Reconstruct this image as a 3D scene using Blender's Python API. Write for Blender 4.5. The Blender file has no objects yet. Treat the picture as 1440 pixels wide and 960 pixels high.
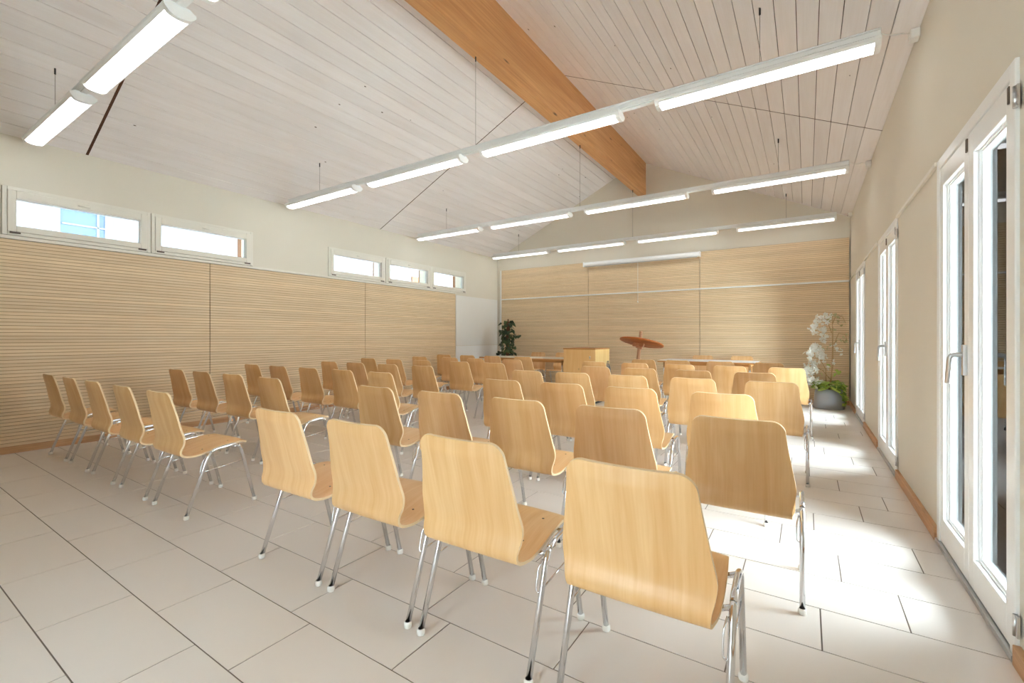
import bpy, bmesh, math, random
from mathutils import Vector, Matrix
random.seed(7)
PI = math.pi
sc = bpy.context.scene
COL = sc.collection

# ------------------------------------------------------------------ materials
def new_mat(name):
    m = bpy.data.materials.new(name); m.use_nodes = True
    nt = m.node_tree
    b = nt.nodes['Principled BSDF']
    return m, nt, b
def N(nt, t, **kw):
    n = nt.nodes.new(t)
    for k, v in kw.items(): setattr(n, k, v)
    return n
def srgb(r, g, b):
    def f(c):
        c /= 255.0
        return c/12.92 if c <= .04045 else ((c+.055)/1.055)**2.4
    return (f(r), f(g), f(b), 1)
def plain(name, col, rough=.5, metal=0.0, noise=0.0, nscale=6, bump=0.0, bscale=80, coat=0):
    m, nt, b = new_mat(name)
    b.inputs['Roughness'].default_value = rough
    b.inputs['Metallic'].default_value = metal
    b.inputs['Coat Weight'].default_value = coat
    b.inputs['Base Color'].default_value = col
    tc = N(nt, 'ShaderNodeTexCoord')
    if noise:
        n = N(nt, 'ShaderNodeTexNoise'); n.inputs['Scale'].default_value = nscale; n.inputs['Detail'].default_value = 4
        nt.links.new(tc.outputs['Object'], n.inputs['Vector'])
        r = N(nt, 'ShaderNodeMapRange'); r.inputs['To Min'].default_value = 1-noise; r.inputs['To Max'].default_value = 1+noise
        nt.links.new(n.outputs['Fac'], r.inputs['Value'])
        mx = N(nt, 'ShaderNodeMix', data_type='RGBA', blend_type='MULTIPLY'); mx.inputs[0].default_value = 1
        mx.inputs[6].default_value = col
        nt.links.new(r.outputs['Result'], mx.inputs[7])
        nt.links.new(mx.outputs[2], b.inputs['Base Color'])
    if bump:
        n = N(nt, 'ShaderNodeTexNoise'); n.inputs['Scale'].default_value = bscale; n.inputs['Detail'].default_value = 3
        nt.links.new(tc.outputs['Object'], n.inputs['Vector'])
        bp = N(nt, 'ShaderNodeBump'); bp.inputs['Strength'].default_value = bump; bp.inputs['Distance'].default_value = .004
        nt.links.new(n.outputs['Fac'], bp.inputs['Height']); nt.links.new(bp.outputs['Normal'], b.inputs['Normal'])
    return m
def wood(name, c1, c2, scale=(14, 1.2, 1.2), rough=.42, tint=False, knots=0.0, island=0.0, detail=5, distort=1.2, fine=.25, knot_scale=(3, 3, 3), coat=0, world=False):
    """grain runs along the axes with the low scale values"""
    m, nt, b = new_mat(name)
    b.inputs['Roughness'].default_value = rough
    b.inputs['Coat Weight'].default_value = coat
    b.inputs['Coat Roughness'].default_value = .25
    L = nt.links.new
    tc = N(nt, 'ShaderNodeTexCoord')
    vec = tc.outputs['Object']
    if tint or island:
        add = N(nt, 'ShaderNodeVectorMath', operation='ADD')
        if island:
            g = N(nt, 'ShaderNodeNewGeometry')
            sc_ = N(nt, 'ShaderNodeMath', operation='MULTIPLY'); sc_.inputs[1].default_value = 37.0
            L(g.outputs['Random Per Island'], sc_.inputs[0])
        else:
            oi = N(nt, 'ShaderNodeObjectInfo')
            sc_ = N(nt, 'ShaderNodeMath', operation='MULTIPLY'); sc_.inputs[1].default_value = 23.0
            L(oi.outputs['Alpha'], sc_.inputs[0])
        L(vec, add.inputs[0]); L(sc_.outputs[0], add.inputs[1]); vec = add.outputs[0]
    mp = N(nt, 'ShaderNodeMapping'); mp.inputs['Scale'].default_value = scale
    L(vec, mp.inputs['Vector'])
    n1 = N(nt, 'ShaderNodeTexNoise'); n1.inputs['Scale'].default_value = 1; n1.inputs['Detail'].default_value = detail; n1.inputs['Distortion'].default_value = distort
    L(mp.outputs[0], n1.inputs['Vector'])
    mp2 = N(nt, 'ShaderNodeMapping'); mp2.inputs['Scale'].default_value = tuple(s*(9 if s == max(scale) else 3) for s in scale)
    L(vec, mp2.inputs['Vector'])
    n2 = N(nt, 'ShaderNodeTexNoise'); n2.inputs['Scale'].default_value = 1; n2.inputs['Detail'].default_value = 2
    L(mp2.outputs[0], n2.inputs['Vector'])
    mixf = N(nt, 'ShaderNodeMix', data_type='FLOAT'); mixf.inputs[0].default_value = fine
    L(n1.outputs['Fac'], mixf.inputs[2]); L(n2.outputs['Fac'], mixf.inputs[3])
    cr = N(nt, 'ShaderNodeValToRGB')
    cr.color_ramp.elements[0].position = .3; cr.color_ramp.elements[0].color = c2
    cr.color_ramp.elements[1].position = .7; cr.color_ramp.elements[1].color = c1
    L(mixf.outputs[0], cr.inputs[0])
    out = cr.outputs[0]
    if island:
        g = N(nt, 'ShaderNodeNewGeometry')
        r = N(nt, 'ShaderNodeMapRange'); r.inputs['To Min'].default_value = 1-island; r.inputs['To Max'].default_value = 1+island
        L(g.outputs['Random Per Island'], r.inputs['Value'])
        mx = N(nt, 'ShaderNodeMix', data_type='RGBA', blend_type='MULTIPLY'); mx.inputs[0].default_value = 1
        L(out, mx.inputs[6]); L(r.outputs[0], mx.inputs[7]); out = mx.outputs[2]
    if tint:
        oi = N(nt, 'ShaderNodeObjectInfo')
        mx = N(nt, 'ShaderNodeMix', data_type='RGBA', blend_type='MULTIPLY'); mx.inputs[0].default_value = 1
        L(out, mx.inputs[6]); L(oi.outputs['Color'], mx.inputs[7]); out = mx.outputs[2]
    if knots:
        mk = N(nt, 'ShaderNodeMapping'); mk.inputs['Scale'].default_value = knot_scale
        L(tc.outputs['Object'], mk.inputs['Vector'])
        v = N(nt, 'ShaderNodeTexVoronoi'); v.inputs['Scale'].default_value = 1; v.inputs['Randomness'].default_value = 1
        L(mk.outputs[0], v.inputs['Vector'])
        r = N(nt, 'ShaderNodeMapRange'); r.inputs['From Min'].default_value = .03; r.inputs['From Max'].default_value = knots
        r.inputs['To Min'].default_value = 1; r.inputs['To Max'].default_value = 0
        L(v.outputs['Distance'], r.inputs['Value'])
        mx = N(nt, 'ShaderNodeMix', data_type='RGBA'); L(r.outputs[0], mx.inputs[0])
        L(out, mx.inputs[6]); mx.inputs[7].default_value = (.09, .035, .012, 1); out = mx.outputs[2]
    L(out, b.inputs['Base Color'])
    return m

M = {}
M['plaster'] = plain('cream plaster', srgb(228, 221, 206), .85, noise=.02, nscale=2, bump=.15, bscale=120)
M['plaster_white'] = plain('white painted board', srgb(236, 234, 228), .6, noise=.01)
M['slat'] = wood('slatted maple acoustic panel', srgb(240, 217, 182), srgb(224, 195, 154), scale=(1.6, 1.6, 30), rough=.55, island=.055, fine=.3)
M['groove'] = plain('dark groove backing', srgb(150, 116, 76), .9)
M['board'] = wood('whitewashed ceiling board', srgb(247, 242, 241), srgb(239, 232, 229), scale=(9, .8, 9), rough=.7, island=.03, fine=.35, knots=.042, knot_scale=(5, 2.2, 5))
M['gap'] = plain('brown gap batten', srgb(84, 50, 30), .8)
M['beam'] = wood('glulam ridge beam', srgb(226, 172, 116), srgb(192, 132, 76), scale=(11, .55, 11), rough=.5, knots=.10, knot_scale=(6, 1.3, 6), fine=.3, distort=1.6)
M['tile'] = plain('beige porcelain tile', srgb(229, 221, 213), .34, noise=.015, nscale=3)
M['grout'] = plain('grey tile grout', srgb(128, 116, 104), .9)
M['beech'] = wood('beech plywood', srgb(247, 207, 156), srgb(231, 179, 120), scale=(16, 1.5, 1.5), rough=.4, tint=True, fine=.3, distort=1.0, coat=.12)
M['ply_edge'] = plain('pale plywood edge', srgb(240, 212, 168), .5)
M['chrome'] = plain('chrome tube', (.78, .79, .81, 1), .1, 1.0)
M['steel'] = plain('brushed steel', (.62, .62, .62, 1), .28, 1.0)
M['cap'] = plain('white plastic cap', srgb(236, 232, 224), .45)
M['screw'] = plain('dark screw', srgb(70, 58, 46), .4, .6)
M['white'] = plain('white lacquer', srgb(244, 243, 240), .32)
M['frame'] = plain('cream window frame', srgb(236, 231, 219), .4)
M['frame_white'] = plain('white door frame', srgb(245, 245, 243), .28)
M['hinge'] = plain('brown hinge cover', srgb(92, 76, 62), .5)
M['dark'] = plain('dark rubber', srgb(48, 46, 45), .6)
M['skirt'] = wood('beech skirting', srgb(214, 170, 126), srgb(188, 140, 96), scale=(2, 2, 24), rough=.45)
M['rail'] = plain('light housing white', srgb(240, 241, 240), .35)
M['alu'] = plain('anodised aluminium', (.55, .56, .57, 1), .35, .9)
M['pine'] = wood('knotty pine', srgb(244, 204, 144), srgb(232, 182, 114), scale=(14, 14, .9), rough=.45, knots=.24, knot_scale=(9, 9, 6))
M['pine_end'] = wood('pale pine side', srgb(246, 214, 150), srgb(236, 196, 126), scale=(14, 14, .9), rough=.45, knots=.06, knot_scale=(7, 7, 4.5))
M['pine_top'] = wood('pine lid', srgb(206, 146, 78), srgb(184, 122, 58), scale=(.9, 14, 14), rough=.45)
M['disc'] = wood('oiled cherry board', srgb(202, 118, 50), srgb(160, 82, 28), scale=(1, 9, 9), rough=.4)
M['post'] = wood('turned beech post', srgb(206, 158, 122), srgb(180, 128, 92), scale=(18, 18, 1.2), rough=.5)
M['table_top'] = plain('cream table top', srgb(226, 216, 198), .4)
M['table_white'] = plain('white table top', srgb(244, 243, 240), .35)
M['table_edge'] = wood('beech table edge', srgb(218, 164, 104), srgb(192, 136, 76), scale=(1.5, 1.5, 20), rough=.45)
M['pot'] = plain('grey metallic planter', srgb(164, 170, 178), .32, .4)
M['pot_brown'] = plain('brown plastic planter', srgb(96, 72, 54), .5)
M['soil'] = plain('potting soil', srgb(52, 38, 28), .95, noise=.3, nscale=30, bump=.5)
M['bark'] = plain('tan stem', srgb(196, 162, 114), .8, noise=.15, nscale=20)
M['moss'] = plain('brown coir moss pole', srgb(98, 60, 36), .95, noise=.3, nscale=30, bump=.6)
M['house'] = plain('pale rendered house wall', srgb(166, 172, 180), .9)
M['house_trim'] = plain('white house trim', srgb(158, 160, 163), .7)
M['blue_pane'] = plain('blue grey panes', srgb(84, 112, 148), .15)
M['timber'] = wood('weathered grey timber', srgb(186, 187, 189), srgb(142, 145, 150), scale=(10, 10, .8), rough=.8, island=.12)
M['brown_post'] = wood('brown timber post', srgb(150, 104, 68), srgb(118, 78, 48), scale=(10, 10, 1), rough=.7)
M['terrace'] = plain('light terrace slab', srgb(228, 228, 224), .8, noise=.06, nscale=3)
M['cable'] = plain('grey cable', srgb(128, 132, 140), .5)
M['wire'] = plain('thin steel wire', srgb(120, 112, 100), .5, .5)

def leaf_mat(name, c1, c2, rough=.45):
    m, nt, b = new_mat(name)
    g = N(nt, 'ShaderNodeNewGeometry')
    cr = N(nt, 'ShaderNodeValToRGB'); cr.color_ramp.elements[0].color = c1; cr.color_ramp.elements[1].color = c2
    nt.links.new(g.outputs['Random Per Island'], cr.inputs[0]); nt.links.new(cr.outputs[0], b.inputs['Base Color'])
    b.inputs['Roughness'].default_value = rough
    return m
M['ivy'] = leaf_mat('fresh green leaves', srgb(104, 150, 52), srgb(206, 222, 112))
M['darkleaf'] = leaf_mat('dark green leaves', srgb(28, 46, 22), srgb(66, 84, 36))
M['blossom'] = leaf_mat('white blossom petals', srgb(240, 240, 228), srgb(252, 252, 248), .6)
M['dryleaf'] = leaf_mat('pale olive foliage', srgb(176, 166, 112), srgb(204, 202, 156), .6)
M['hedge'] = leaf_mat('outdoor shrub leaves', srgb(44, 62, 36), srgb(84, 100, 56), .6)

def emit_mat(name, col, strength):
    m, nt, b = new_mat(name)
    b.inputs['Base Color'].default_value = (.85, .85, .85, 1); b.inputs['Roughness'].default_value = .3
    b.inputs['Emission Color'].default_value = col; b.inputs['Emission Strength'].default_value = strength
    return m
LAMP = .95
M['diffuser'] = emit_mat('lit prismatic diffuser', (.93, .97, 1, 1), LAMP)
M['lampend'] = emit_mat('lit tube end', (1, .975, .94, 1), LAMP*1.5)

def glass_mat(name, ior=1.5, tint=(1, 1, 1, 1)):
    m = bpy.data.materials.new(name); m.use_nodes = True
    nt = m.node_tree; nt.nodes.clear()
    o = N(nt, 'ShaderNodeOutputMaterial'); t = N(nt, 'ShaderNodeBsdfTransparent'); g = N(nt, 'ShaderNodeBsdfGlossy')
    t.inputs['Color'].default_value = tint
    g.inputs['Roughness'].default_value = 0.0
    f = N(nt, 'ShaderNodeFresnel'); f.inputs['IOR'].default_value = ior
    mx = N(nt, 'ShaderNodeMixShader')
    nt.links.new(f.outputs[0], mx.inputs[0]); nt.links.new(t.outputs[0], mx.inputs[1]); nt.links.new(g.outputs[0], mx.inputs[2])
    nt.links.new(mx.outputs[0], o.inputs['Surface'])
    return m
M['glass'] = glass_mat('clear window glass', 1.25, (.94, .98, .985, 1))

# ------------------------------------------------------------------ mesh helpers
def bm_box(bm, x0, x1, y0, y1, z0, z1, mi=0):
    vs = [bm.verts.new(p) for p in ((x0,y0,z0),(x1,y0,z0),(x1,y1,z0),(x0,y1,z0),(x0,y0,z1),(x1,y0,z1),(x1,y1,z1),(x0,y1,z1))]
    out = []
    for idx in ((0,3,2,1),(4,5,6,7),(0,1,5,4),(1,2,6,5),(2,3,7,6),(3,0,4,7)):
        f = bm.faces.new([vs[i] for i in idx]); f.material_index = mi; out.append(f)
    return vs, out
def bm_box_m(bm, sx, sy, sz, mat4, mi=0):
    vs, fs = bm_box(bm, -sx/2, sx/2, -sy/2, sy/2, -sz/2, sz/2, mi)
    for v in vs: v.co = mat4 @ v.co
def bm_tube(bm, pts, r, n=10, mi=0, caps=True, smooth=True):
    pts = [Vector(p) for p in pts]
    rings = []
    up = None
    for i, p in enumerate(pts):
        if i == 0: t = (pts[1]-p)
        elif i == len(pts)-1: t = (p-pts[i-1])
        else: t = (pts[i+1]-p).normalized() + (p-pts[i-1]).normalized()
        t.normalize()
        if up is None:
            up = Vector((0,0,1)) if abs(t.z) < .9 else Vector((1,0,0))
        a = t.cross(up).normalized(); b = a.cross(t).normalized(); up = b
        rr = r[i] if isinstance(r, (list, tuple)) else r
        rings.append([bm.verts.new(p + a*math.cos(2*PI*k/n)*rr + b*math.sin(2*PI*k/n)*rr) for k in range(n)])
    for i in range(len(rings)-1):
        for k in range(n):
            f = bm.faces.new((rings[i][k], rings[i][(k+1)%n], rings[i+1][(k+1)%n], rings[i+1][k])); f.smooth = smooth; f.material_index = mi
    if caps:
        f = bm.faces.new(rings[0][::-1]); f.material_index = mi
        f = bm.faces.new(rings[-1]); f.material_index = mi
def bm_lathe(bm, prof, n=24, c=(0,0,0), mi=0):
    """prof: list of (radius, z)"""
    rings = []
    for r, z in prof:
        if r < 1e-5: rings.append([bm.verts.new((c[0], c[1], c[2]+z))])
        else: rings.append([bm.verts.new((c[0]+r*math.cos(2*PI*k/n), c[1]+r*math.sin(2*PI*k/n), c[2]+z)) for k in range(n)])
    for i in range(len(rings)-1):
        A, B = rings[i], rings[i+1]
        for k in range(n):
            if len(A) == 1 and len(B) == 1: continue
            if len(A) == 1: f = bm.faces.new((A[0], B[(k+1)%n], B[k]))
            elif len(B) == 1: f = bm.faces.new((A[k], A[(k+1)%n], B[0]))
            else: f = bm.faces.new((A[k], A[(k+1)%n], B[(k+1)%n], B[k]))
            f.smooth = True; f.material_index = mi
def fillet(pts, rad, seg=7):
    pts = [Vector(p) for p in pts]; out = [pts[0]]
    for i in range(1, len(pts)-1):
        p = pts[i]; a = (pts[i-1]-p); b = (pts[i+1]-p)
        d = min(rad, a.length*.49, b.length*.49)
        A = p+a.normalized()*d; B = p+b.normalized()*d
        for k in range(seg+1):
            t = k/seg; out.append(A*(1-t)**2 + p*2*t*(1-t) + B*t*t)
    out.append(pts[-1]); return out
def catmull(P, n):
    P = [Vector((p[0], p[1], 0)) for p in P]; out = []
    Q = [2*P[0]-P[1]] + P + [2*P[-1]-P[-2]]
    for i in range(1, len(Q)-2):
        for k in range(n):
            t = k/n
            out.append(.5*((2*Q[i]) + (Q[i+1]-Q[i-1])*t + (2*Q[i-1]-5*Q[i]+4*Q[i+1]-Q[i+2])*t*t + (-Q[i-1]+3*Q[i]-3*Q[i+1]+Q[i+2])*t**3))
    out.append(P[-1]); return out
def mesh_from(name, bm, mats, bevel=0, sharp=None):
    if sharp is not None:
        for f in bm.faces: f.smooth = True
        bm.normal_update()
        for e in bm.edges:
            if len(e.link_faces) == 2 and e.calc_face_angle(0) > sharp: e.smooth = False
    bmesh.ops.recalc_face_normals(bm, faces=bm.faces)
    me = bpy.data.meshes.new(name); bm.to_mesh(me); bm.free()
    for m in (mats if isinstance(mats, (list, tuple)) else [mats]): me.materials.append(m)
    return me
def obj(name, bm, mats, parent=None, loc=None, bevel=0, sharp=None):
    o = bpy.data.objects.new(name, mesh_from(name, bm, mats, sharp=sharp)); COL.objects.link(o)
    if parent: o.parent = parent
    if loc: o.location = loc
    if bevel:
        md = o.modifiers.new('bevel', 'BEVEL'); md.width = bevel; md.segments = 2; md.limit_method = 'ANGLE'; md.angle_limit = .6
    return o
def thing(name, label, cat, loc=(0,0,0), rotz=0, group=None):
    o = bpy.data.objects.new(name, None); COL.objects.link(o); o.empty_display_size = .1
    o.location = loc; o.rotation_euler = (0,0,rotz)
    o['label'] = label; o['category'] = cat
    if group: o['group'] = group
    return o
def tag(o, label, cat, group=None, kind=None):
    o['label'] = label; o['category'] = cat
    if group: o['group'] = group
    if kind: o['kind'] = kind
    return o
def struct(o, label=None, cat=None):
    o['kind'] = 'structure'
    if label: o['label'] = label
    if cat: o['category'] = cat
    return o
def copy_tree(o, parent=None):
    c = o.copy(); COL.objects.link(c)
    if parent: c.parent = parent
    for ch in list(o.children): copy_tree(ch, c)
    return c
B = bmesh.new

# ------------------------------------------------------------------ room numbers (metres; camera stands at x=0 y=0)
CH = 1.135
XL, XR, YF, YB = -6.57, .62, 9.45, -1.7
SL = .471; XRIDGE = -2.93
ZL = 3.117; ZR = 3.145
def zceil(x): return ZL + SL*(x-XL) if x < XRIDGE else ZR + SL*(XR-x)
ZRIDGE = ZL + SL*(XRIDGE-XL)

# floor: real tiles over a grout bed, rows of 30 x 60 staggered
bm = B()
bm_box(bm, XL-.02, XR+.02, YB, YF+.02, -.06, -.0022, 1)
ROW = .3052; Y0 = .463
OFF = {0:-2.494, 1:-2.85, 2:-2.385, 3:-1.325, 4:-.233, 5:.048, 6:.338, 7:.137, 8:.474, 9:.037, 10:.295, 11:.448, 12:.205, 13:.02, 14:.483, 15:.354, 16:.147, 18:.06, 19:.31, 20:.544, 21:.204, 22:.42}
g = .0027
r = int((YB-Y0)/ROW)-1
while Y0 + r*ROW < YF:
    y0 = Y0+r*ROW; y1 = y0+ROW
    o_ = OFF.get(r, random.random()*.6)
    k0 = math.floor((XL-o_)/.5985)
    x = o_ + k0*.5985
    while x < XR:
        a, b = max(x+g, XL), min(x+.5985-g, XR); c, d = max(y0+g, YB), min(y1-g, YF)
        if b-a > .01 and d-c > .01: bm_box(bm, a, b, c, d, -.004, 0, 0)
        x += .5985
    r += 1
struct(obj('floor', bm, [M['tile'], M['grout']]))

# ceiling: two slopes of whitewashed boards running along the ridge, with open gaps at the expansion joints
JOINTS = [YB-.1, 1.62, 5.67, YF+.05]
def slope(name, xa, xb, w):
    bm = B()
    n = round(abs(xb-xa)/w); dx = (xb-xa)/n
    for i in range(n):
        a, b = xa+dx*i, xa+dx*(i+1)
        lo, hi = (a, b) if a < b else (b, a)
        gp = .0044 if xa == XL else .0024; lo += gp; hi -= gp
        for j in range(len(JOINTS)-1):
            y0 = JOINTS[j]+((.012, .012, .008)[j] if j else 0); y1 = JOINTS[j+1]-((.012, .008, 0)[j] if j < len(JOINTS)-2 else 0)
            vs, fs = bm_box(bm, lo, hi, y0, y1, 0, .018, 0)
            for v in vs: v.co.z += (ZL+SL*(v.co.x-XL)) if xa == XL else (ZR+SL*(XR-v.co.x))
    for jy, hw_ in ((JOINTS[1], .012), (JOINTS[2], .008)):      # brown battens filling the joints
        vs, fs = bm_box(bm, min(xa, xb), max(xa, xb), jy-hw_, jy+hw_, .0015, .0185, 1)
        for v in vs: v.co.z += (ZL+SL*(v.co.x-XL)) if xa == XL else (ZR+SL*(XR-v.co.x))
    vs, fs = bm_box(bm, min(xa, xb), max(xa, xb), YB-.1, YF+.05, .0178, .06, 1)
    for v in vs: v.co.z += (ZL+SL*(v.co.x-XL)) if xa == XL else (ZR+SL*(XR-v.co.x))
    return struct(obj(name, bm, [M['board'], M['gap']]))
slope('ceiling', XL, XRIDGE, .146); slope('ceiling', XR, XRIDGE, .136)
bm = B(); bm_box(bm, XL-.5, XR+1.15, YB-.3, YF+.3, ZRIDGE+.3, ZRIDGE+.36)
vs = list(bm.verts)
bm.clear()
for sgn, xe in ((-1, XL-.9), (1, XR+1.45)):      # roof skin above the boards, with unseen eaves, the right one widened to block high sky
    zs = [(ZL+SL*(x-XL) if sgn < 0 else ZR+SL*(XR-x))+.22 for x in (XRIDGE, xe)]
    vs, fs = bm_box(bm, min(XRIDGE, xe), max(XRIDGE, xe), YB-.5, YF+.5, 0, .06)
    for v in vs:
        v.co.z += zs[0] if abs(v.co.x-XRIDGE) < 1e-4 else zs[1]
struct(obj('roof', bm, M['timber']))

# walls
def wall_with_holes(name, plane, t0, t1, u0, u1, z0, z1, holes, mat, topf=None):
    """plane 'x': wall spans y (u) and z at x in t0..t1"""
    bm = B()
    us = sorted({u0, u1, *[h[0] for h in holes], *[h[1] for h in holes]})
    for a, b in zip(us[:-1], us[1:]):
        hs = sorted([h for h in holes if h[0] <= a+1e-6 and h[1] >= b-1e-6], key=lambda h: h[2])
        z = z0
        for h in hs:
            if h[2] > z+1e-4: (bm_box(bm, t0, t1, a, b, z, h[2]) if plane == 'x' else bm_box(bm, a, b, t0, t1, z, h[2]))
            z = h[3]
        if z < z1-1e-4: (bm_box(bm, t0, t1, a, b, z, z1) if plane == 'x' else bm_box(bm, a, b, t0, t1, z, z1))
    bmesh.ops.remove_doubles(bm, verts=bm.verts, dist=1e-5)
    return struct(obj(name, bm, mat))
WINS = [(.992, 2.187), (2.191, 3.378), (4.582, 5.778), (5.790, 6.985), (6.990, 8.150)]
WZ0, WZ1 = 2.138, 2.618
DOORS = [(2.275, 3.405), (4.755, 5.885), (7.22, 8.35)]
DZ = 2.108
wall_with_holes('wall_left', 'x', XL-.3, XL, YB-.3, YF+.3, -.06, ZL+.02, [(a, b, WZ0, WZ1) for a, b in WINS], M['plaster'])
wall_with_holes('wall_right', 'x', XR, XR+.09, YB-.3, YF+.3, -.06, ZR+.02, [(a, b, -.06, DZ) for a, b in DOORS], M['plaster'])
def gable(name, y0, y1, hole=None):
    bm = B()
    def prism(x0, x1, za, zb0, zb1):
        v = [bm.verts.new(p) for p in ((x0,y0,za),(x1,y0,za),(x1,y0,zb1),(x0,y0,zb0),(x0,y1,za),(x1,y1,za),(x1,y1,zb1),(x0,y1,zb0))]
        for idx in ((0,1,2,3),(7,6,5,4),(0,4,5,1),(1,5,6,2),(2,6,7,3),(3,7,4,0)): bm.faces.new([v[i] for i in idx])
    xs = [XL-.3, XRIDGE, XR+.09] + ([hole[0], hole[1]] if hole else [])
    xs = sorted(set(xs))
    top = lambda x: (ZL+SL*(x-XL) if x <= XRIDGE else ZR+SL*(XR-x)) + .03
    for a, b in zip(xs[:-1], xs[1:]):
        za = -.06
        if hole and a >= hole[0]-1e-6 and b <= hole[1]+1e-6: za = hole[2]
        prism(a, b, za, top(a), top(b))
    bmesh.ops.remove_doubles(bm, verts=bm.verts, dist=1e-5)
    return struct(obj(name, bm, M['plaster']))
gable('wall_far', YF, YF+.3)
BD = (-1.6, -.78, 2.15)                         # added glazed door behind the camera, lets daylight onto the chair backs
gable('wall_back', YB-.3, YB, BD)

# ridge beam
bm = B()
x0, x1, zb = -2.977, -2.806, 4.105
vs, fs = bm_box(bm, x0, x1, YB-.05, YF+.05, zb, ZRIDGE+.05)
for v in vs:
    if v.co.z > zb+.01: v.co.z = zceil(v.co.x)+.02
struct(obj('ridge_beam', bm, M['beam'], bevel=.006), 'long orange timber ridge beam under the boarded ceiling', 'beam')

# skirting boards
def skirt(name, segs):
    bm = B()
    for s in segs: bm_box(bm, *s)
    o = obj(name, bm, M['skirt'], bevel=.003); return struct(o)
skirt('baseboard_left', [(XL, XL+.064, YB, 7.745, 0, .07), (XL, XL+.02, 7.76, YF, 0, .07)])
ds = sorted(DOORS)
segs = []; prev = YB
for a, b in ds: segs.append((XR-.022, XR, prev, a-.012, 0, .072)); prev = b+.012
segs.append((XR-.022, XR, prev, YF, 0, .072))
skirt('baseboard_right', segs)
skirt('baseboard_far', [(XL, XR, YF-.064, YF, 0, .07)])

# slatted acoustic panels
def panel(name, label, u0, u1, z0, z1, plane):
    bm = B(); P = .0335; n = round((z1-z0)/P); p = (z1-z0)/n
    for i in range(n):
        a = z0+p*i; b = a+p-.0042
        if plane == 'x': bm_box(bm, XL+.033, XL+.055, u0, u1, a, b, 0)
        else: bm_box(bm, u0, u1, YF-.055, YF-.033, a, b, 0)
    if plane == 'x': bm_box(bm, XL+.0215, XL+.047, u0, u1, z0, z1, 1)
    else: bm_box(bm, u0, u1, YF-.047, YF-.0215, z0, z1, 1)
    return tag(obj(name, bm, [M['slat'], M['groove']]), label, 'wall panel', 'slatted wood wall panels')
PX = [YB, .36, 2.81, 5.29, 7.74]
lab = ['', 'slatted wood panel on left wall below the two widest windows, at picture edge',
       'slatted wood panel in middle of left wall, between its two vertical seams', 'slatted wood panel at far end of left wall, next to white board']
for i in range(1, 4):
    a, b = PX[i]+.004, PX[i+1]-.004
    panel('acoustic_panel', lab[i], a, b, .07, 2.094, 'x')
FX = [-6.42, -4.075, -1.742, .60]
lab = ['slatted wood panel on far wall, left one behind the climbing plant', 'slatted wood panel in middle of far wall, below the projection screen case', 'slatted wood panel on far wall, right one behind the white-blossomed plant']
for i in range(3): panel('acoustic_panel', lab[i], FX[i]+.004, FX[i+1]-.004, .07, 2.80, 'y')
# trims
bm = B(); bm_box(bm, XL, XL+.07, YB, 7.745, 2.096, 2.126); struct(obj('trim_1', bm, M['frame'], bevel=.004))
bm = B(); bm_box(bm, -6.42, .60, YF-.078, YF-.056, 2.060, 2.088); struct(obj('trim_2', bm, M['white'], bevel=.004))
bm = B()
seg = [(8.36, YF), (5.9, 7.21), (3.42, 4.74)]
for a, b in seg: bm_box(bm, XR-.018, XR, a, b, 2.09, 2.114)
struct(obj('trim_3', bm, M['frame'], bevel=.003))
bm = B(); bm_box(bm, -6.45, -6.425, YF-.06, YF, 0, 2.80); struct(obj('trim_4', bm, M['white']))
bm = B(); bm_box(bm, XL+.0205, XL+.033, 7.78, YF-.06, .95, 2.07); tag(obj('wall_board', bm, M['plaster_white'], bevel=.003), 'plain off-white board on left wall past the slatted panels', 'wall board')
bm = B(); bm_box(bm, XL+.0205, XL+.033, 7.78, YF-.06, .075, .94); tag(obj('wainscot_board', bm, M['white'], bevel=.003), 'low white board on left wall behind the chairs, under the off-white board', 'wall board')

# ------------------------------------------------------------------ clerestory windows
def ring_frame(bm, x0, x1, ya, yb, za, zb, w, mi=0):
    wl, wr, wb, wt = w if isinstance(w, tuple) else (w,)*4
    bm_box(bm, x0, x1, ya, ya+wl, za, zb, mi); bm_box(bm, x0, x1, yb-wr, yb, za, zb, mi)
    bm_box(bm, x0, x1, ya+wl, yb-wr, za, za+wb, mi); bm_box(bm, x0, x1, ya+wl, yb-wr, zb-wt, zb, mi)
def clerestory(n, a, b):
    root = struct(bpy.data.objects.new('window_%d' % n, None)); COL.objects.link(root); root.location = (XL, a, WZ0)
    w, h = b-a, WZ1-WZ0
    bm = B(); ring_frame(bm, -.10, .022, .002, w-.002, .002, h-.002, .034); obj('outer_frame', bm, M['frame'], root, bevel=.004)
    bm = B(); ring_frame(bm, -.07, .034, .037, w-.037, .037, h-.037, (.06, .06, .06, .078)); obj('sash', bm, M['frame'], root, bevel=.006)
    bm = B(); ring_frame(bm, -.03, -.012, .097, w-.097, .097, h-.115, .008); obj('glazing_bead', bm, M['white'], root)
    bm = B(); bm_box(bm, -.034, -.030, .098, w-.098, .098, h-.116); obj('pane', bm, M['glass'], root)
    for s in (0, 1):
        bm = B(); y = .05 if s == 0 else w-.05-.075
        bm_box(bm, .034, .046, y, y+.075, .018, .034); obj('hinge_cover', bm, M['hinge'], root, bevel=.003)
    bm = B(); bm_box(bm, .034, .042, w/2-.055, w/2+.055, h-.088, h-.066); bm_tube(bm, [(.046, w/2-.05, h-.077), (.046, w/2+.045, h-.077)], .007, 8); obj('latch', bm, M['frame'], root)
    return root
for i, (a, b) in enumerate(WINS): clerestory(i+1, a, b)

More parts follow.
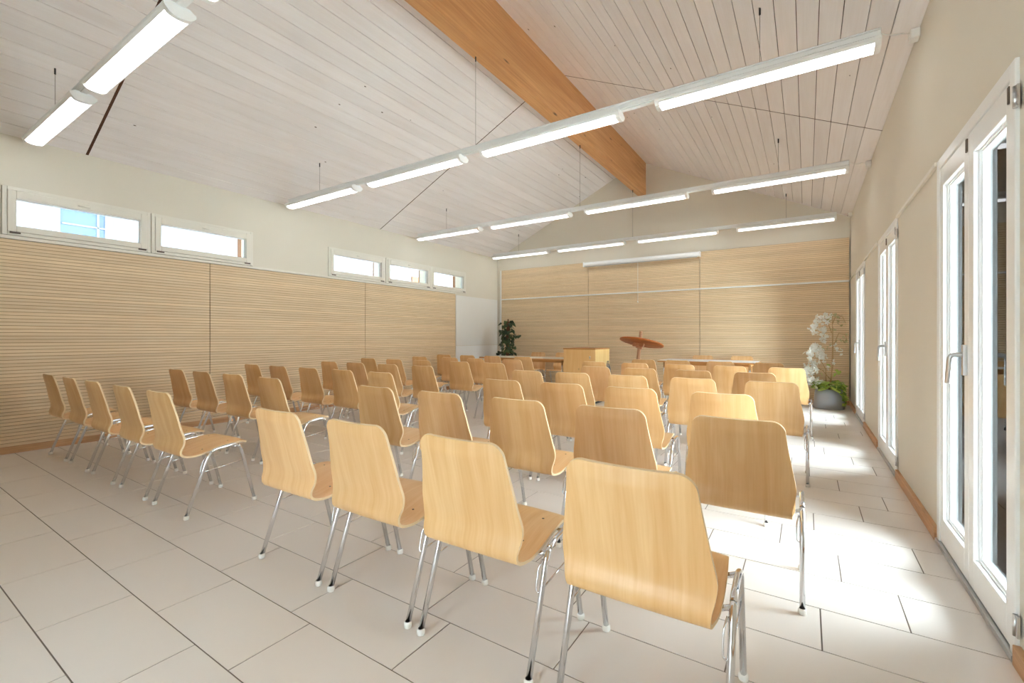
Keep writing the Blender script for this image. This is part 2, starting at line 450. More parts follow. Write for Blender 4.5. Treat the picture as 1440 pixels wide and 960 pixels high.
# ------------------------------------------------------------------ french doors
def french(n, a, b):
    root = struct(bpy.data.objects.new('door_%d' % n, None)); COL.objects.link(root); root.location = (XR, a, 0)
    w = b-a; h = DZ; fw = .05
    bm = B()
    bm_box(bm, -.012, .07, 0, fw, 0, h); bm_box(bm, -.012, .07, w-fw, w, 0, h); bm_box(bm, -.012, .07, fw, w-fw, h-.055, h)
    obj('door_frame', bm, M['frame_white'], root, bevel=.004)
    bm = B(); bm_box(bm, -.02, .12, .004, w-.004, 0, .022); obj('threshold', bm, M['alu'], root)
    mid = w*.5
    for k, (ya, yb) in enumerate(((fw+.004, mid-.002), (mid+.002, w-fw-.004))):
        z0, z1 = .026, h-.058
        sw = (.052, .066, .13, .10) if k == 0 else (.066, .052, .13, .10)
        bm = B(); ring_frame(bm, -.006, .056, ya, yb, z0, z1, sw)
        # stepped glazing rebate seen through the pane
        ia, ib, ja, jb = ya+sw[0], yb-sw[1], z0+sw[2], z1-sw[3]
        ring_frame(bm, .012, .030, ia, ib, ja, jb, .006); ring_frame(bm, .020, .050, ia, ib, ja, jb, .012)
        lf = obj('door_leaf', bm, M['frame_white'], root, bevel=.004)
        bm = B(); bm_box(bm, .032, .036, ia+.010, ib-.010, ja+.010, jb-.010)
        obj('pane', bm, M['glass'], lf)
        bm = B(); y = ya+.012 if k == 0 else ya+.02
        bm_box(bm, -.012, -.005, ya+.006, ya+.022, z1-.075, z1-.015)
        obj('corner_cover', bm, M['hinge'], lf)
        if k == 1:
            bm = B(); yc = ya+.033
            bm_box(bm, -.020, -.005, yc-.016, yc+.016, .96, 1.10)
            path = fillet([(-.012, yc, 1.055), (-.062, yc, 1.055), (-.066, yc+.02, .92)], .03)
            bm_tube(bm, path, [.0105]*len(path), 10)
            obj('handle', bm, M['steel'], lf, bevel=.002)
    for z in (.10, 1.93):
        bm = B(); bm_box(bm, -.014, -.006, -.026, -.002, z, z+.075); bm_tube(bm, [(-.014, -.006, z), (-.014, -.006, z+.075)], .006, 8)
        obj('hinge', bm, M['steel'], root)
for i, (a, b) in enumerate(DOORS): french(i+1, a, b)
root = struct(bpy.data.objects.new('window_6', None)); COL.objects.link(root)  # unseen glazed door, added to light the chairs from behind
bm = B()
for x in (BD[0]+.03, (BD[0]+BD[1])/2, BD[1]-.03): bm_box(bm, x-.03, x+.03, YB-.2, YB-.1, 0, BD[2])
bm_box(bm, BD[0], BD[1], YB-.2, YB-.1, BD[2]-.08, BD[2]); bm_box(bm, BD[0], BD[1], YB-.2, YB-.1, 0, .1)
obj('frame', bm, M['frame_white'], root)
bm = B(); bm_box(bm, BD[0]+.06, BD[1]-.06, YB-.155, YB-.15, .1, BD[2]-.08); obj('pane', bm, M['glass'], root)

# ------------------------------------------------------------------ suspended light rows
LX = [(-6.38, -4.865), (-4.62, -3.105), (-2.84, -1.35), (-1.04, .405)]
def light_row(y, label, ylast):
    zb = 3.035
    root = thing('suspended_light_row', label, 'ceiling light', (0, y, zb), group='suspended fluorescent light rows')
    bm = B()
    bm_box(bm, LX[0][0]+.01, LX[-1][1]+.004, -.032, .032, .066, .112)
    bm_box(bm, LX[0][0]+.01, LX[-1][1]+.004, -.040, .040, .106, .118)
    bm_box(bm, LX[0][0]+.01, LX[-1][1]+.004, -.022, .022, .058, .066)
    obj('rail', bm, M['rail'], root, bevel=.003)
    for k, (a, b) in enumerate(LX):
        bm = B()
        # shallow housing wider than the trunk rail
        prof = [(-.066, .012), (-.083, .026), (-.083, .044), (-.05, .064), (.05, .064), (.083, .044), (.083, .026), (.066, .012)]
        loops = []
        for x in (a, b): loops.append([bm.verts.new((x, p[0], p[1])) for p in prof])
        for i in range(len(prof)):
            j = (i+1) % len(prof)
            bm.faces.new((loops[0][i], loops[0][j], loops[1][j], loops[1][i]))
        bm.faces.new(loops[0][::-1]); bm.faces.new(loops[1])
        lum = obj('luminaire', bm, M['rail'], root)
        # ribbed lens diffuser
        bm = B(); n = 11
        def lens(i): 
            t = -1+2*i/(n-1); return t*.066, .011-.024*math.sqrt(max(0, 1-t*t))
        nx = 60; rings = []
        for s in range(nx+1):
            x = a+.03+(b-a-.06)*s/nx
            dz = .0016 if s % 2 else 0
            rings.append([bm.verts.new((x, lens(i)[0], lens(i)[1]+dz)) for i in range(n)])
        for s in range(nx):
            for i in range(n-1): bm.faces.new((rings[s][i], rings[s+1][i], rings[s+1][i+1], rings[s][i+1]))
        obj('diffuser', bm, M['diffuser'], lum)
        for e, x in enumerate((a, b)):
            bm = B(); s = 1 if e == 0 else -1
            pr = [(-.084, .026), (-.084, .045)][::-1] + [(lens(i)[0]*1.05, lens(i)[1]-.002) for i in range(n)] + [(.084, .026), (.084, .045)]
            x0_ = x-s*.003
            l0 = [bm.verts.new((x0_, p[0], p[1])) for p in pr]; l1 = [bm.verts.new((x+s*.032, p[0], p[1])) for p in pr]
            for i in range(len(pr)-1): f = bm.faces.new((l0[i], l0[i+1], l1[i+1], l1[i]))
            bm.faces.new(l0); bm.faces.new(l1[::-1])
            obj('end_cap', bm, M['white'], lum)
    for x in (-5.66, -2.94, -.29):
        zt = (4.105 if x == -2.94 else zceil(x))-zb
        bm = B(); bm_tube(bm, [(x, 0, .116), (x, 0, zt-.02)], .0017, 6); bm_lathe(bm, [(.0, .135), (.012, .122), (.016, .116), (0, .116)], 8, (x, 0, 0))
        w = obj('suspension_wire', bm, M['wire'], root)
        bm = B(); bm_tube(bm, [(x, 0, zt-.05), (x, 0, zt+.003)], .007, 8); obj('hook', bm, M['dark'], w)
    # feed cable to the wall
    bm = B()
    P = [(LX[-1][1], 0, .10), (LX[-1][1]+.05, .03, .085), (LX[-1][1]+.11, .06, .085), (XR-.09, .10, .10), (XR-.053, .115, .10)]
    cm = catmull([(p[0], p[2]) for p in P], 6); m_ = len(cm)
    bm_tube(bm, [(q.x, .115*(i/(m_-1)), q.y) for i, q in enumerate(cm)], .0035, 6)
    obj('feed_cable', bm, M['white'], root)
    return root
RY = [1.18, 3.82, 6.46, 9.0]
for y, l in zip(RY, ['nearest row of suspended fluorescent lights, at top left of the picture', 'second-nearest row of suspended lights, crossing beneath the ridge beam',
                     'second-farthest row of suspended lights, passing just under the beam end', 'farthest row of suspended lights, above the projection screen case']):
    light_row(y, l, 0)
for y, l in zip(RY[1:], ['white junction box high on right wall, nearest', 'white junction box high on right wall, middle', 'white junction box high on right wall, farthest']):
    root = thing('junction_box', l, 'junction box', (XR-.001, y+.115, 3.085), group='junction boxes on the right wall')
    bm = B(); bm_box(bm, -.05, 0, -.04, .04, 0, .06); obj('box', bm, M['white'], root, bevel=.006)
    bm = B(); bm_tube(bm, [(-.012, .02, .06), (-.012, .02, .10)], .008, 8); obj('conduit', bm, M['dark'], root)

# ------------------------------------------------------------------ chairs
PROF = [(-.068, .790), (-.05, .722), (-.031, .640), (-.016, .560), (-.001, .50), (-.002, .458), (-.014, .425), (-.011, .397), (.014, .380), (.068, .376), (.14, .391), (.22, .409), (.30, .418), (.355, .415), (.40, .402)]
def shell_data():
    pts = catmull(PROF, 6)
    s = [0]
    for i in range(1, len(pts)): s.append(s[-1]+(pts[i]-pts[i-1]).length)
    # resample finely near both ends
    tot = s[-1]
    want = sorted(set([.05*(k/8)**1.6 for k in range(9)] + [tot-.05*(k/8)**1.6 for k in range(9)] + [.05+(tot-.1)*k/44 for k in range(45)]))
    out = []
    for w in want:
        i = 0
        while i < len(s)-2 and s[i+1] < w: i += 1
        t = (w-s[i])/max(1e-9, s[i+1]-s[i]); out.append((w, pts[i].lerp(pts[i+1], min(1, max(0, t)))))
    return out, tot
SD, STOT = shell_data()
SB = .445                                        # arc length where the back meets the seat (lowest bend)
WP = catmull([(0, .176), (.10, .187), (.20, .203), (.285, .217), (.335, .214), (.385, .204), (.44, .203), (.52, .212), (.65, .212), (STOT, .198)], 5)
def shell_hw(s):
    r = .045
    i = 0
    while i < len(WP)-2 and WP[i+1].x < s: i += 1
    t = (s-WP[i].x)/max(1e-9, WP[i+1].x-WP[i].x); w = WP[i].y*(1-t)+WP[i+1].y*t
    e = min(s, STOT-s)
    if e < r: w -= r-math.sqrt(max(0, r*r-(r-e)**2))
    return w
def shell_mesh(lo, hi, name, cap_lo, cap_hi):
    bm = B(); nx = 14; th = .0055
    rows = [q for q in SD if lo-1e-6 <= q[0] <= hi+1e-6]
    if rows[0][0] > lo+1e-5 and not cap_lo: pass
    tops, bots = [], []
    for q in rows:
        i = SD.index(q)
        a = SD[max(0, i-1)][1]; b = SD[min(len(SD)-1, i+1)][1]
        t = (b-a).normalized(); nrm = Vector((t.y, -t.x, 0))            # towards sitter side
        if nrm.x < 0 and q[1].y > .5: nrm = -nrm
        s = q[0]; hw = shell_hw(s)
        c = .020*max(0, 1-max(0, s-.05)/.40)*min(1, .4+s/.08) if s < .45 else -.004*min(1, (s-.45)/.1)
        # sitter-side normal must be continuous: forward (+y) on the back, up on the seat
        nf = Vector((-t.y, t.x, 0))
        R1, R2 = [], []
        for k in range(nx+1):
            f = -1+2*k/nx; x = hw*f
            off = -c*(1-f*f)
            p = q[1]+nf*off
            R1.append(bm.verts.new((x, p.x+nf.x*th, p.y+nf.y*th))); R2.append(bm.verts.new((x, p.x-nf.x*th, p.y-nf.y*th)))
        tops.append(R1); bots.append(R2)
    for i in range(len(rows)-1):
        for k in range(nx):
            f = bm.faces.new((tops[i][k], tops[i][k+1], tops[i+1][k+1], tops[i+1][k])); f.smooth = True
            f = bm.faces.new((bots[i][k+1], bots[i][k], bots[i+1][k], bots[i+1][k+1])); f.smooth = True
        for k in (0, nx):
            f = bm.faces.new((tops[i][k], tops[i+1][k], bots[i+1][k], bots[i][k])); f.material_index = 1; f.smooth = True
    for flag, i in ((cap_lo, 0), (cap_hi, len(rows)-1)):
        if flag:
            for k in range(nx):
                f = bm.faces.new((tops[i][k], tops[i][k+1], bots[i][k+1], bots[i][k])); f.material_index = 1; f.smooth = True
    for e in bm.edges:
        if len(e.link_faces) == 2 and e.link_faces[0].material_index != e.link_faces[1].material_index: e.smooth = False
    bmesh.ops.recalc_face_normals(bm, faces=bm.faces)
    me = bpy.data.meshes.new(name); bm.to_mesh(me); bm.free()
    me.materials.append(M['beech']); me.materials.append(M['ply_edge'])
    return me
SBv = min((q[0] for q in SD), key=lambda v: abs(v-SB))
HX = .238
def make_chair():
    root = bpy.data.objects.new('stacking_chair', None); COL.objects.link(root); root.empty_display_size = .1
    def part(name, me, parent=root):
        o = bpy.data.objects.new(name, me); COL.objects.link(o); o.parent = parent; return o
    part('backrest', shell_mesh(0, SBv, 'backrest', True, False)); part('seat', shell_mesh(SBv, STOT, 'seat', False, True))
    # bent side tube: rear leg, rail, front leg
    full = fillet([(0, 0, .012), (0, .137, .402), (0, .318, .419), (0, .417, .012)], .055, 8)
    rt = .0105
    nA = 1+9; rear = full[:5+1]; rail = full[5:15]; front = full[14:]
    rear = full[:1+4+1]; rail = full[1+4:1+9+5]; front = full[1+9+4:]
    me = {}
    for nm, p in (('leg_rear', rear), ('side_rail', rail), ('leg_front', front)):
        bm = B(); bm_tube(bm, p, rt, 12); me[nm] = mesh_from(nm, bm, M['chrome'])
    bm = B(); bm_lathe(bm, [(0, 0), (.0135, 0), (.0155, .004), (.0155, .016), (.0125, .024), (.011, .024)], 14); me['cap'] = mesh_from('foot_cap', bm, M['cap'])
    bm = B(); bm_tube(bm, [(0, .094, .270), (0, .345, .297)], .0032, 8); me['brace'] = mesh_from('brace', bm, M['chrome'])
    for s in (-1, 1):
        for nm, y in (('leg_rear', 0), ('leg_front', .417)):
            l = part('leg', me[nm]); l.location.x = s*HX
            c = part('foot_cap', me['cap'], l); c.location = (0, y, 0)
        r_ = part('side_rail', me['side_rail']); r_.location.x = s*HX
        b_ = part('brace', me['brace']); b_.location.x = s*HX
    for y, z in ((.135, .372), (.290, .396)):
        bm = B(); bm_tube(bm, [(-HX, y, z+.01), (-HX+.03, y, z-.002), (HX-.03, y, z-.002), (HX, y, z+.01)], .0085, 10); part('crossbar', mesh_from('crossbar', bm, M['chrome']))
    # hook shaped row connector on one side
    bm = B(); bm_tube(bm, fillet([(HX-.012, .118, .362), (HX-.020, .10, .33), (HX-.020, .085, .262), (HX-.004, .088, .256)], .012, 4), .003, 6); part('row_connector', mesh_from('row_connector', bm, M['chrome']))
    bm = B(); bm_lathe(bm, [(0, .0032), (.005, .0028), (.0062, .0008), (.0062, -.002)], 10); sm = mesh_from('screw', bm, M['screw'])
    for s in (-1, 1):
        for y, z in ((.135, .3955), (.290, .4225)):
            k = part('screw', sm); k.location = (s*.135, y, z)
    return root
PROTO = make_chair()
GROUPS = {}
first = [True]
def place_chair(x, y, rz, label, group):
    o = PROTO if first[0] else copy_tree(PROTO)
    first[0] = False
    o.location = (x, y, 0); o.rotation_euler = (0, 0, rz)
    o['label'] = label; o['category'] = 'chair'; o['group'] = group
    v = random.uniform(.90, 1.0); wv = random.uniform(-.03, .03)
    colr = (v*(1+wv*.2), v*(1-abs(wv)*.5), v*(1-.06+wv*1.2), random.random())
    for ch in o.children:
        if ch.name.startswith(('backrest', 'seat')): ch.color = colr
    return o
LEFT = [(1.257, [-5.920, -5.327, -4.730, -4.105, -3.477]), (2.19, [-5.70, -5.12, -4.51, -3.86]), (3.11, [-5.95, -5.34, -4.745, -4.14, -3.54]),
        (4.07, [-5.72, -5.15, -4.52, -3.90]), (5.04, [-6.06, -5.45, -4.85, -4.14, -3.53]), (5.95, [-5.80, -4.98, -4.54, -3.83]), (6.88, [-6.05, -5.45, -4.87, -4.21])]
LEFT[5] = (5.95, [-5.80, -5.10, -4.54, -3.83])
RIGHT = [(1.262, [-2.112, -1.548, -.998, -.408]), (2.20, [-2.545, -1.945, -1.365, -.82, -.252]), (3.12, [-2.09, -1.55, -1.02, -.44]),
         (4.10, [-2.44, -1.925, -1.37, -.81, -.23]), (5.07, [-2.09, -1.56, -1.0, -.43]), (6.07, [-2.52, -1.94, -1.36, -.78, -.19]), (7.08, [-2.13, -1.62, -1.03, -.43])]
ROWN = ['nearest row', 'second-nearest row', 'third-nearest row', 'middle row', 'third-farthest row', 'second-farthest row', 'farthest row']
ORD = ['first', 'second', 'third', 'fourth', 'fifth']
for side, rows in (('left', LEFT), ('right', RIGHT)):
    for ri, (y, xs) in enumerate(rows):
        for k, x in enumerate(xs):
            place_chair(x, y + random.uniform(-.008, .008), math.radians(random.uniform(-1.2, 1.2)),
                        'beech plywood chair, %s from the left in %s of the %s block' % (ORD[k], ROWN[ri], side), 'beech chairs in the %s block of rows' % side)
place_chair(-5.22, 9.10, PI, 'beech chair behind the cream table, left one, facing the rows', 'chairs behind the tables')
place_chair(-4.58, 9.10, PI, 'beech chair behind the cream table, right one nearest the pine cabinet', 'chairs behind the tables')
place_chair(-1.66, 9.18, PI, 'beech chair behind the white table, left one, facing the rows', 'chairs behind the tables')
place_chair(-.99, 9.18, PI, 'beech chair behind the white table, right one, facing the rows', 'chairs behind the tables')

# ------------------------------------------------------------------ tables
def table(label, x0, x1, y0, y1, z, top):
    root = thing('folding_table', label, 'table', ((x0+x1)/2, (y0+y1)/2, 0))
    w, d = (x1-x0)/2, (y1-y0)/2
    bm = B(); bm_box(bm, -w, w, -d, d, z-.005, z); bm_box(bm, -w, w, -d, d, z-.030, z-.005, 1)
    obj('tabletop', bm, [top, M['table_edge']], root, bevel=.003)
    bm = B(); ring = .06
    for yy in (-d+ring, d-ring): bm_box(bm, -w+.1, w-.1, yy-.012, yy+.012, z-.07, z-.03)
    for xx in (-w+.1, w-.1): bm_box(bm, xx-.012, xx+.012, -d+ring, d-ring, z-.07, z-.03)
    obj('apron', bm, M['table_edge'], root)
    for sx in (-1, 1):
        for sy in (-1, 1):
            bm = B(); bm_tube(bm, [(sx*(w-.1), sy*(d-ring), .02), (sx*(w-.1), sy*(d-ring), z-.03)], .016, 12)
            l = obj('leg', bm, M['chrome'], root)
            bm = B(); bm_lathe(bm, [(0, 0), (.02, 0), (.022, .005), (.02, .025), (.016, .028)], 12, (sx*(w-.1), sy*(d-ring), 0)); obj('foot_cap', bm, M['dark'], l)
table('long cream-topped table at far left beside the pine cabinet', -5.62, -3.66, 7.42, 8.12, .738, M['table_top'])
table('white-topped table with beech edge at far right, before two chairs', -2.14, -.64, 7.86, 8.58, .742, M['table_white'])

# ------------------------------------------------------------------ pine cabinet
root = thing('pine_cabinet', 'knotty pine box cabinet standing at the right end of the cream table', 'cabinet', (-3.295, 7.53, 0))
CW, CD, CHh = .297, .33, .945
bm = B(); bm_box(bm, -CW, CW, -CD, -CD+.022, .04, CHh-.024); obj('front_panel', bm, M['pine'], root, bevel=.002)
for s in (-1, 1):
    bm = B(); bm_box(bm, s*CW-(.022 if s > 0 else 0), s*CW+(.022 if s < 0 else 0), -CD+.023, CD, .04, CHh-.024); obj('side_panel', bm, M['pine_end'], root, bevel=.002)
bm = B(); bm_box(bm, -CW+.023, CW-.023, CD-.02, CD, .04, CHh-.024); obj('back_panel', bm, M['pine_end'], root)
bm = B(); bm_box(bm, -CW-.006, CW+.006, -CD-.006, CD+.006, CHh-.023, CHh); obj('top', bm, M['pine_top'], root, bevel=.004)
bm = B(); bm_box(bm, -CW+.02, CW-.02, -CD+.02, CD-.02, 0, .04); obj('plinth', bm, M['dark'], root)
bm = B(); bm_lathe(bm, [(0, 0), (.012, 0), (.012, .006), (0, .006)], 12)
bm_box(bm, -.006, .006, -.045, -.008, 0, .004)
o = obj('lock', bm, M['steel'], root); o.rotation_euler = (PI/2, 0, 0); o.location = (.20, -CD, .80)
bm = B()
for k in range(5):
    y = .20+.012*k; rr = .10+.012*k
    pts = [(CW+.018+.004*k, y+.05*math.sin(t), .70-.02*k-rr*(1-math.cos(t))) for t in [2*PI*i/20 for i in range(21)]]
    bm_tube(bm, pts, .004, 6)
bm_tube(bm, [(CW+.002, .22, .70), (CW+.03, .22, .705)], .008, 8)
tag(obj('cable_bundle', bm, M['cable'], None, (-3.295, 7.53, 0)), 'grey cable bundle looped on a peg at pine cabinet right side', 'cable')

# ------------------------------------------------------------------ tilted disc lectern
root = thing('disc_lectern', 'wooden lectern with a tilted round orange board on a slanting post', 'lectern', (-2.655, 8.2, 0))
def pp(z): return Vector((.104*z, 0, z))
bm = B(); bm_lathe(bm, [(0, 0), (.24, 0), (.245, .012), (.235, .032), (.06, .05), (0, .05)], 32); obj('base', bm, M['disc'], root)
bm = B(); bm_tube(bm, [pp(.03), pp(.4), pp(.8), pp(1.245)], [.034, .034, .032, .029], 16); obj('post', bm, M['post'], root, bevel=.004)
bm = B(); bm_lathe(bm, [(0, -.017), (.375, -.017), (.388, -.010), (.392, .0), (.388, .010), (.375, .017), (0, .017)], 48)
o = obj('reading_board', bm, M['disc'], root, sharp=.8)
o.location = pp(1.04) + Vector((.04, -.03, 0)); o.rotation_euler = (math.radians(-13), math.radians(7), 0)
bm = B(); bm_box(bm, -.10, .01, -.055, .0, -.085, -.012); bm_box(bm, .02, .10, -.06, .01, -.075, -.012); bm_tube(bm, [(-.02, -.062, -.09), (.09, -.062, -.105)], .026, 10); 
k = obj('bracket', bm, M['post'], root, bevel=.004); k.location = pp(1.035)+Vector((0, -.03, 0)); k.rotation_euler = (math.radians(-13), math.radians(7), 0)

# ------------------------------------------------------------------ projection screen case
root = thing('projection_screen', 'white roller projection screen case mounted on top of the far wall panels', 'projection screen', (0, YF-.112, 0))
bm = B(); bm_tube(bm, [(-4.14, 0, 2.742), (-1.74, 0, 2.742)], .043, 12)
bm_box(bm, -4.14, -1.74, -.03, .05, 2.735, 2.79); obj('case', bm, M['rail'], root, bevel=.004)
for x in (-4.15, -1.73):
    bm = B(); bm_box(bm, x-.012, x+.012, -.05, .056, 2.695, 2.795); obj('end_cap', bm, M['white'], root, bevel=.004)
bm = B(); bm_box(bm, -4.10, -1.78, -.02, .0, 2.685, 2.702); obj('bottom_bar', bm, M['alu'], root)
bm = B(); bm_tube(bm, [(-2.94, -.01, 2.69), (-2.94, -.01, 1.885)], .004, 6); c = obj('pull_cord', bm, M['white'], root)
bm = B(); bm_lathe(bm, [(0, -.03), (.010, -.028), (.012, -.012), (.005, .004), (0, .004)], 10, (-2.94, -.01, 1.885)); obj('cord_weight', bm, M['white'], c)

# ------------------------------------------------------------------ plants
def heart(bm, c, size, rnd, droop=.5, mi=0, d=None):
    pts = [(0, 0), (.38, -.12), (.52, .12), (.40, .48), (0, 1.0), (-.40, .48), (-.52, .12), (-.38, -.12)]
    if d is None: d = rnd.uniform(0, 2*PI)
    e = Matrix.Rotation(d, 3, 'Z') @ Matrix.Rotation(-droop+rnd.uniform(-.5, .5), 3, 'X') @ Matrix.Rotation(rnd.uniform(-.6, .6), 3, 'Y')
    v = [bm.verts.new(Vector(c) + e @ Vector((p[0]*size, p[1]*size, -.10*size*abs(p[0])*2))) for p in pts]
    m1 = bm.verts.new(Vector(c) + e @ Vector((0, .4*size, .03*size)))
    for i in range(len(v)):
        f = bm.faces.new((v[i], v[(i+1) % len(v)], m1)); f.smooth = True; f.material_index = mi
# blossom plant by the doors
rnd = random.Random(5)
PXc, PYc = .30, 8.86
root = thing('flowering_plant', 'tall white-blossomed plant with ivy in grey oval pot by glass doors', 'potted plant', (PXc, PYc, 0))
bm = B(); bm_lathe(bm, [(0, 0), (.205, 0), (.212, .01), (.208, .10), (.195, .22), (.178, .305), (.170, .31), (.160, .30), (.160, .27)], 36); obj('pot', bm, M['pot'], root)
bm = B(); bm_lathe(bm, [(.172, .268), (.1, .285), (0, .29)], 24); obj('soil', bm, M['soil'], root)
bm = B()
stems = [[(.03, 0, .28), (.045, .01, .8), (.05, .0, 1.15), (.045, 0, 1.48)], [(.0, .02, .28), (.06, .03, .7), (.055, .03, 1.3)],
         [(-.03, 0, .28), (-.04, -.02, .62), (-.15, -.02, .86), (-.22, -.02, .80)], [(.04, 0, 1.2), (-.03, -.01, 1.42), (-.12, -.02, 1.47), (-.2, -.02, 1.33)],
         [(.03, 0, .45), (-.08, -.02, .6), (-.2, -.02, .66), (-.28, -.02, .5)], [(.06, .0, 1.0), (.13, .0, 1.2), (.22, .02, 1.18), (.24, .02, 1.05)], [(.05, 0, 1.35), (.1, .02, 1.5), (.18, .02, 1.46), (.22, .02, 1.36)]]
for s in stems:
    n_ = len(s); bm_tube(bm, s, [.007-.004*i/(n_-1) for i in range(n_)], 7)
obj('stem', bm, M['bark'], root)
bm = B()
def blossom(c, s):
    q = Matrix.Rotation(rnd.uniform(0, 6.28), 3, 'Z') @ Matrix.Rotation(rnd.uniform(.3, 2.0), 3, 'X')
    for k in range(5):
        a = 2*PI*k/5
        pl = [(0, 0, 0), (math.cos(a-.5)*s*.7, math.sin(a-.5)*s*.7, s*.15), (math.cos(a)*s, math.sin(a)*s, s*.28), (math.cos(a+.5)*s*.7, math.sin(a+.5)*s*.7, s*.15)]
        bm.faces.new([bm.verts.new(Vector(c) + q @ Vector(p)) for p in pl])
path = [(-.05, 1.44), (-.14, 1.42), (-.20, 1.28), (-.08, 1.24), (-.06, 1.12), (-.18, .96), (-.24, .86), (-.13, .93), (-.10, .82), (-.20, .72), (-.28, .60), (-.30, .50), (-.20, .58), (-.27, .42), (-.14, .40)]
for (px, pz) in path:
    for k in range(22):
        blossom((px+rnd.gauss(0, .035), rnd.gauss(-.02, .035), pz+rnd.gauss(0, .04)), rnd.uniform(.026, .044))
for (px, pz) in ((.06, 1.0), (.10, .93), (.16, .88), (-.02, .66), (.08, .72), (-.05, .80)):
    for k in range(4): blossom((px+rnd.gauss(0, .02), rnd.gauss(0, .03), pz+rnd.gauss(0, .02)), rnd.uniform(.022, .034))
obj('blossom', bm, M['blossom'], root)
bm = B()
for (px, pz) in ((.10, 1.46), (.14, 1.42), (.18, 1.36), (.06, 1.30), (.05, 1.5), (.20, 1.14), (.24, 1.06), (.12, 1.12), (.02, 1.02), (.0, 1.45), (-.05, .98)):
    for k in range(6): heart(bm, (px+rnd.gauss(0, .03), rnd.gauss(.0, .03), pz+rnd.gauss(0, .03)), rnd.uniform(.022, .04), rnd, 1.0)
obj('dry_foliage', bm, M['dryleaf'], root)
bm = B()
for k in range(120):
    a = rnd.uniform(0, 2*PI); rr = .19*math.sqrt(rnd.random())+.02
    heart(bm, (rr*math.cos(a), rr*math.sin(a), .31+rnd.uniform(0, .13)), rnd.uniform(.055, .085), rnd, .45, d=a-PI/2)
for k in range(80):
    t = rnd.random(); heart(bm, (min(.20, .13+.08*t+rnd.gauss(0, .03)), -.06+rnd.gauss(0, .06), .36-.24*t+rnd.gauss(0, .05)), rnd.uniform(.05, .075), rnd, .8, d=rnd.uniform(-2.8, -1.0))
for p in ((.10, .62), (.08, .56), (-.10, .56), (.0, .70), (.13, .60)): heart(bm, (p[0], 0, p[1]), .07, rnd, 1.0)
obj('ivy', bm, M['ivy'], root)
# climber on a moss pole in the far left corner
rnd = random.Random(9)
root = thing('climbing_plant', 'dark green climber on a brown pole in the far left corner', 'potted plant', (-5.86, 8.84, 0))
bm = B(); bm_lathe(bm, [(0, 0), (.14, 0), (.15, .01), (.185, .30), (.19, .32), (.178, .32), (.17, .28)], 28); obj('pot', bm, M['pot_brown'], root)
bm = B(); bm_lathe(bm, [(.172, .283), (0, .29)], 20); obj('soil', bm, M['soil'], root)
bm = B(); bm_tube(bm, [(0, 0, .27), (.0, 0, .9), (.01, 0, 1.50)], [.04, .04, .035], 12); bm_tube(bm, [(.01, 0, 1.49), (.01, 0, 1.56)], .012, 8); obj('moss_pole', bm, M['moss'], root)
bm = B()
for k in range(210):
    z = .35+1.18*rnd.random(); a = rnd.uniform(0, 2*PI)
    rr = (.06+.10*rnd.random()+(.10*rnd.random() if z < 1.0 else 0))
    heart(bm, (rr*math.cos(a), rr*math.sin(a), z), rnd.uniform(.07, .105), rnd, 1.1, d=a-PI/2)
for p in ((.22, -.02, 1.20), (.24, 0, 1.17), (.31, 0, 1.18), (-.16, -.04, 1.30), (-.17, -.04, 1.24), (-.24, -.05, .76), (-.22, 0, .80)): heart(bm, p, .11, rnd, 1.1)
obj('foliage', bm, M['darkleaf'], root)
bm = B(); bm_tube(bm, [(.03, 0, 1.1), (.12, -.01, 1.2), (.22, 0, 1.22), (.32, 0, 1.19)], .004, 6); obj('vine', bm, M['bark'], root)

# ------------------------------------------------------------------ outdoors
bm = B(); bm_box(bm, XR+.09, 16, -12, 26, -.2, -.04); bm_box(bm, -30, XL-.3, -12, 26, -.2, -.06); bm_box(bm, XL-.3, XR+.09, -12, YB-.3, -.2, -.06); bm_box(bm, XL-.3, XR+.09, YF+.3, 26, -.2, -.06)
struct(obj('terrace', bm, M['terrace']), 'pale terrace ground outside the glass doors', 'ground')
# timber screen standing on the terrace beyond the nearest door
root = thing('timber_screen', 'weathered grey timber screen outside the nearest glass door', 'fence', (0, 4.25, 0))
bm = B()
for k in range(9): bm_box(bm, .722+.145*k, .860+.145*k, 0, .03, -.04, 2.02)
obj('boards', bm, M['timber'], root, bevel=.003)
bm = B(); bm_box(bm, .72, 2.04, -.02, .05, 2.02, 2.08); obj('top_rail', bm, M['brown_post'], root)
for x in (.74, 1.94):
    bm = B(); bm_box(bm, x, x+.09, .03, .12, -.04, 2.02); obj('post', bm, M['timber'], root)
# neighbouring house on the left
root = thing('neighbouring_house', 'pale rendered house with a blue-paned window beyond the left windows', 'building', (-10.2, 0, 0))
bm = B(); bm_box(bm, -.3, 0, -6, 8.0, -.06, 5.0); bm_box(bm, -.3, -.0, 8.0, 15, -.06, 5.0); obj('wall', bm, M['house'], root)
bm = B(); ring_frame(bm, -.01, .04, 2.08, 2.84, 2.2, 3.7, .10); bm_box(bm, -.0, .05, 2.20, 2.74, 2.985, 3.01); bm_box(bm, 0, .05, 2.635, 2.66, 2.3, 3.6); w = obj('window_frame', bm, M['house_trim'], root)
bm = B(); bm_box(bm, -.3, 2.3, -6.2, 15.2, 3.75, 3.9); obj('added_eave', bm, M['timber'], root)  # overhang added out of view, keeps sky light off the house wall
bm = B(); bm_box(bm, .005, .015, 2.18, 2.74, 2.3, 3.6); obj('pane', bm, M['blue_pane'], w)
bm = B()
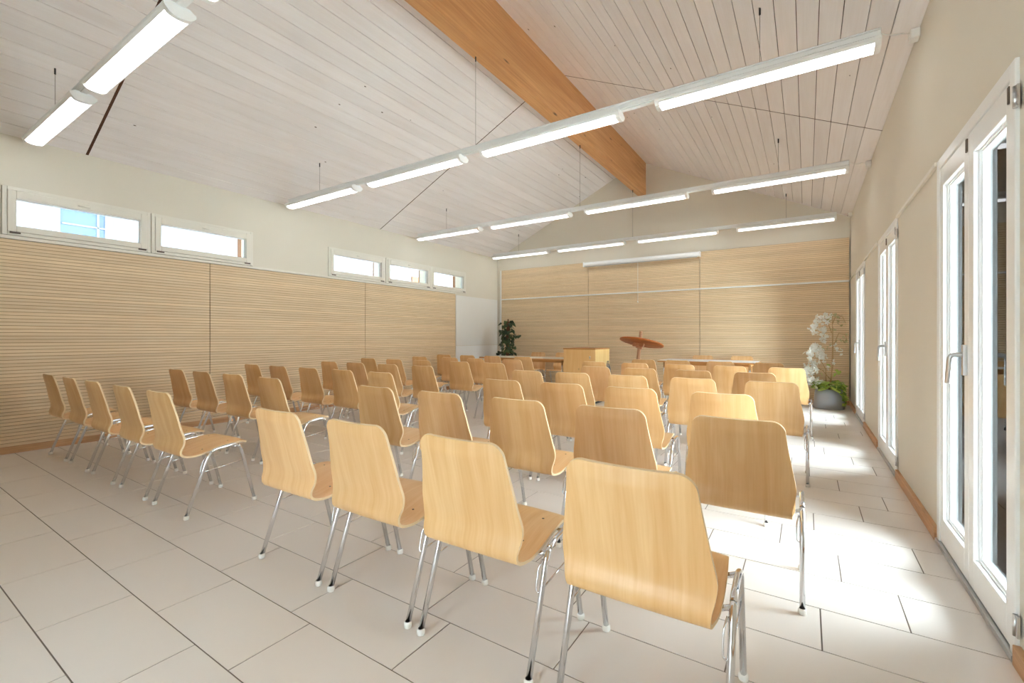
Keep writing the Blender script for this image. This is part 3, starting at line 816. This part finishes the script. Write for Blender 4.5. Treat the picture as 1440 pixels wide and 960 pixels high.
for k in range(14): bm_box(bm, .0, .03, 8.15+.05*k, 8.185+.05*k, 2.3, 3.0)
obj('slatted_shutter', bm, M['timber'], root)
bm = B(); bm_box(bm, .02, .06, 10.0, 10.45, 2.2, 3.0); obj('brick_pier', bm, M['brown_post'], root)
for (y, l) in ((3.52, 'brown timber post outside the second window from the left'), (6.05, 'brown timber post outside the third window from the left'), (7.30, 'brown timber post outside the fourth window from the left'), (8.45, 'brown timber post outside the fifth window from the left')):
    bm = B(); bm_box(bm, -7.16, -7.04, y-.06, y+.06, -.06, 2.9); tag(obj('timber_post', bm, M['brown_post'], bevel=.004), l, 'post', 'timber posts outside the left windows')

# ------------------------------------------------------------------ world, camera
w = bpy.data.worlds.new('overcast sky'); sc.world = w; w.use_nodes = True
nt = w.node_tree; bg = nt.nodes['Background']
SKY = 10.4
tc = N(nt, 'ShaderNodeTexCoord'); sx = N(nt, 'ShaderNodeSeparateXYZ'); nt.links.new(tc.outputs['Generated'], sx.inputs[0])
mr = N(nt, 'ShaderNodeMapRange'); mr.inputs['From Min'].default_value = 0; mr.inputs['From Max'].default_value = 1   # overcast sky, brighter overhead
mr.inputs['To Min'].default_value = SKY/3; mr.inputs['To Max'].default_value = SKY
nt.links.new(sx.outputs['Z'], mr.inputs['Value'])
nt.links.new(mr.outputs['Result'], bg.inputs['Strength'])
bg.inputs['Color'].default_value = (.84, .925, 1.0, 1)
cam = bpy.data.cameras.new('camera'); co = bpy.data.objects.new('camera', cam); COL.objects.link(co)
co.location = (0, 0, CH); co.rotation_euler = (PI/2, 0, math.radians(33.0))
cam.sensor_width = 36; cam.lens = 637.6/1440*36; cam.shift_y = -6/1440; cam.clip_start = .02
sc.camera = co
vs = sc.view_settings; vs.view_transform = 'Standard'; vs.look = 'None'; vs.gamma = 1; vs.use_curve_mapping = False
vs.exposure = 2.16
try:
    sc.cycles.max_bounces = 12; sc.cycles.diffuse_bounces = 6; sc.cycles.transparent_max_bounces = 16; sc.cycles.sample_clamp_indirect = 6
    sc.cycles.caustics_reflective = False
except Exception: pass
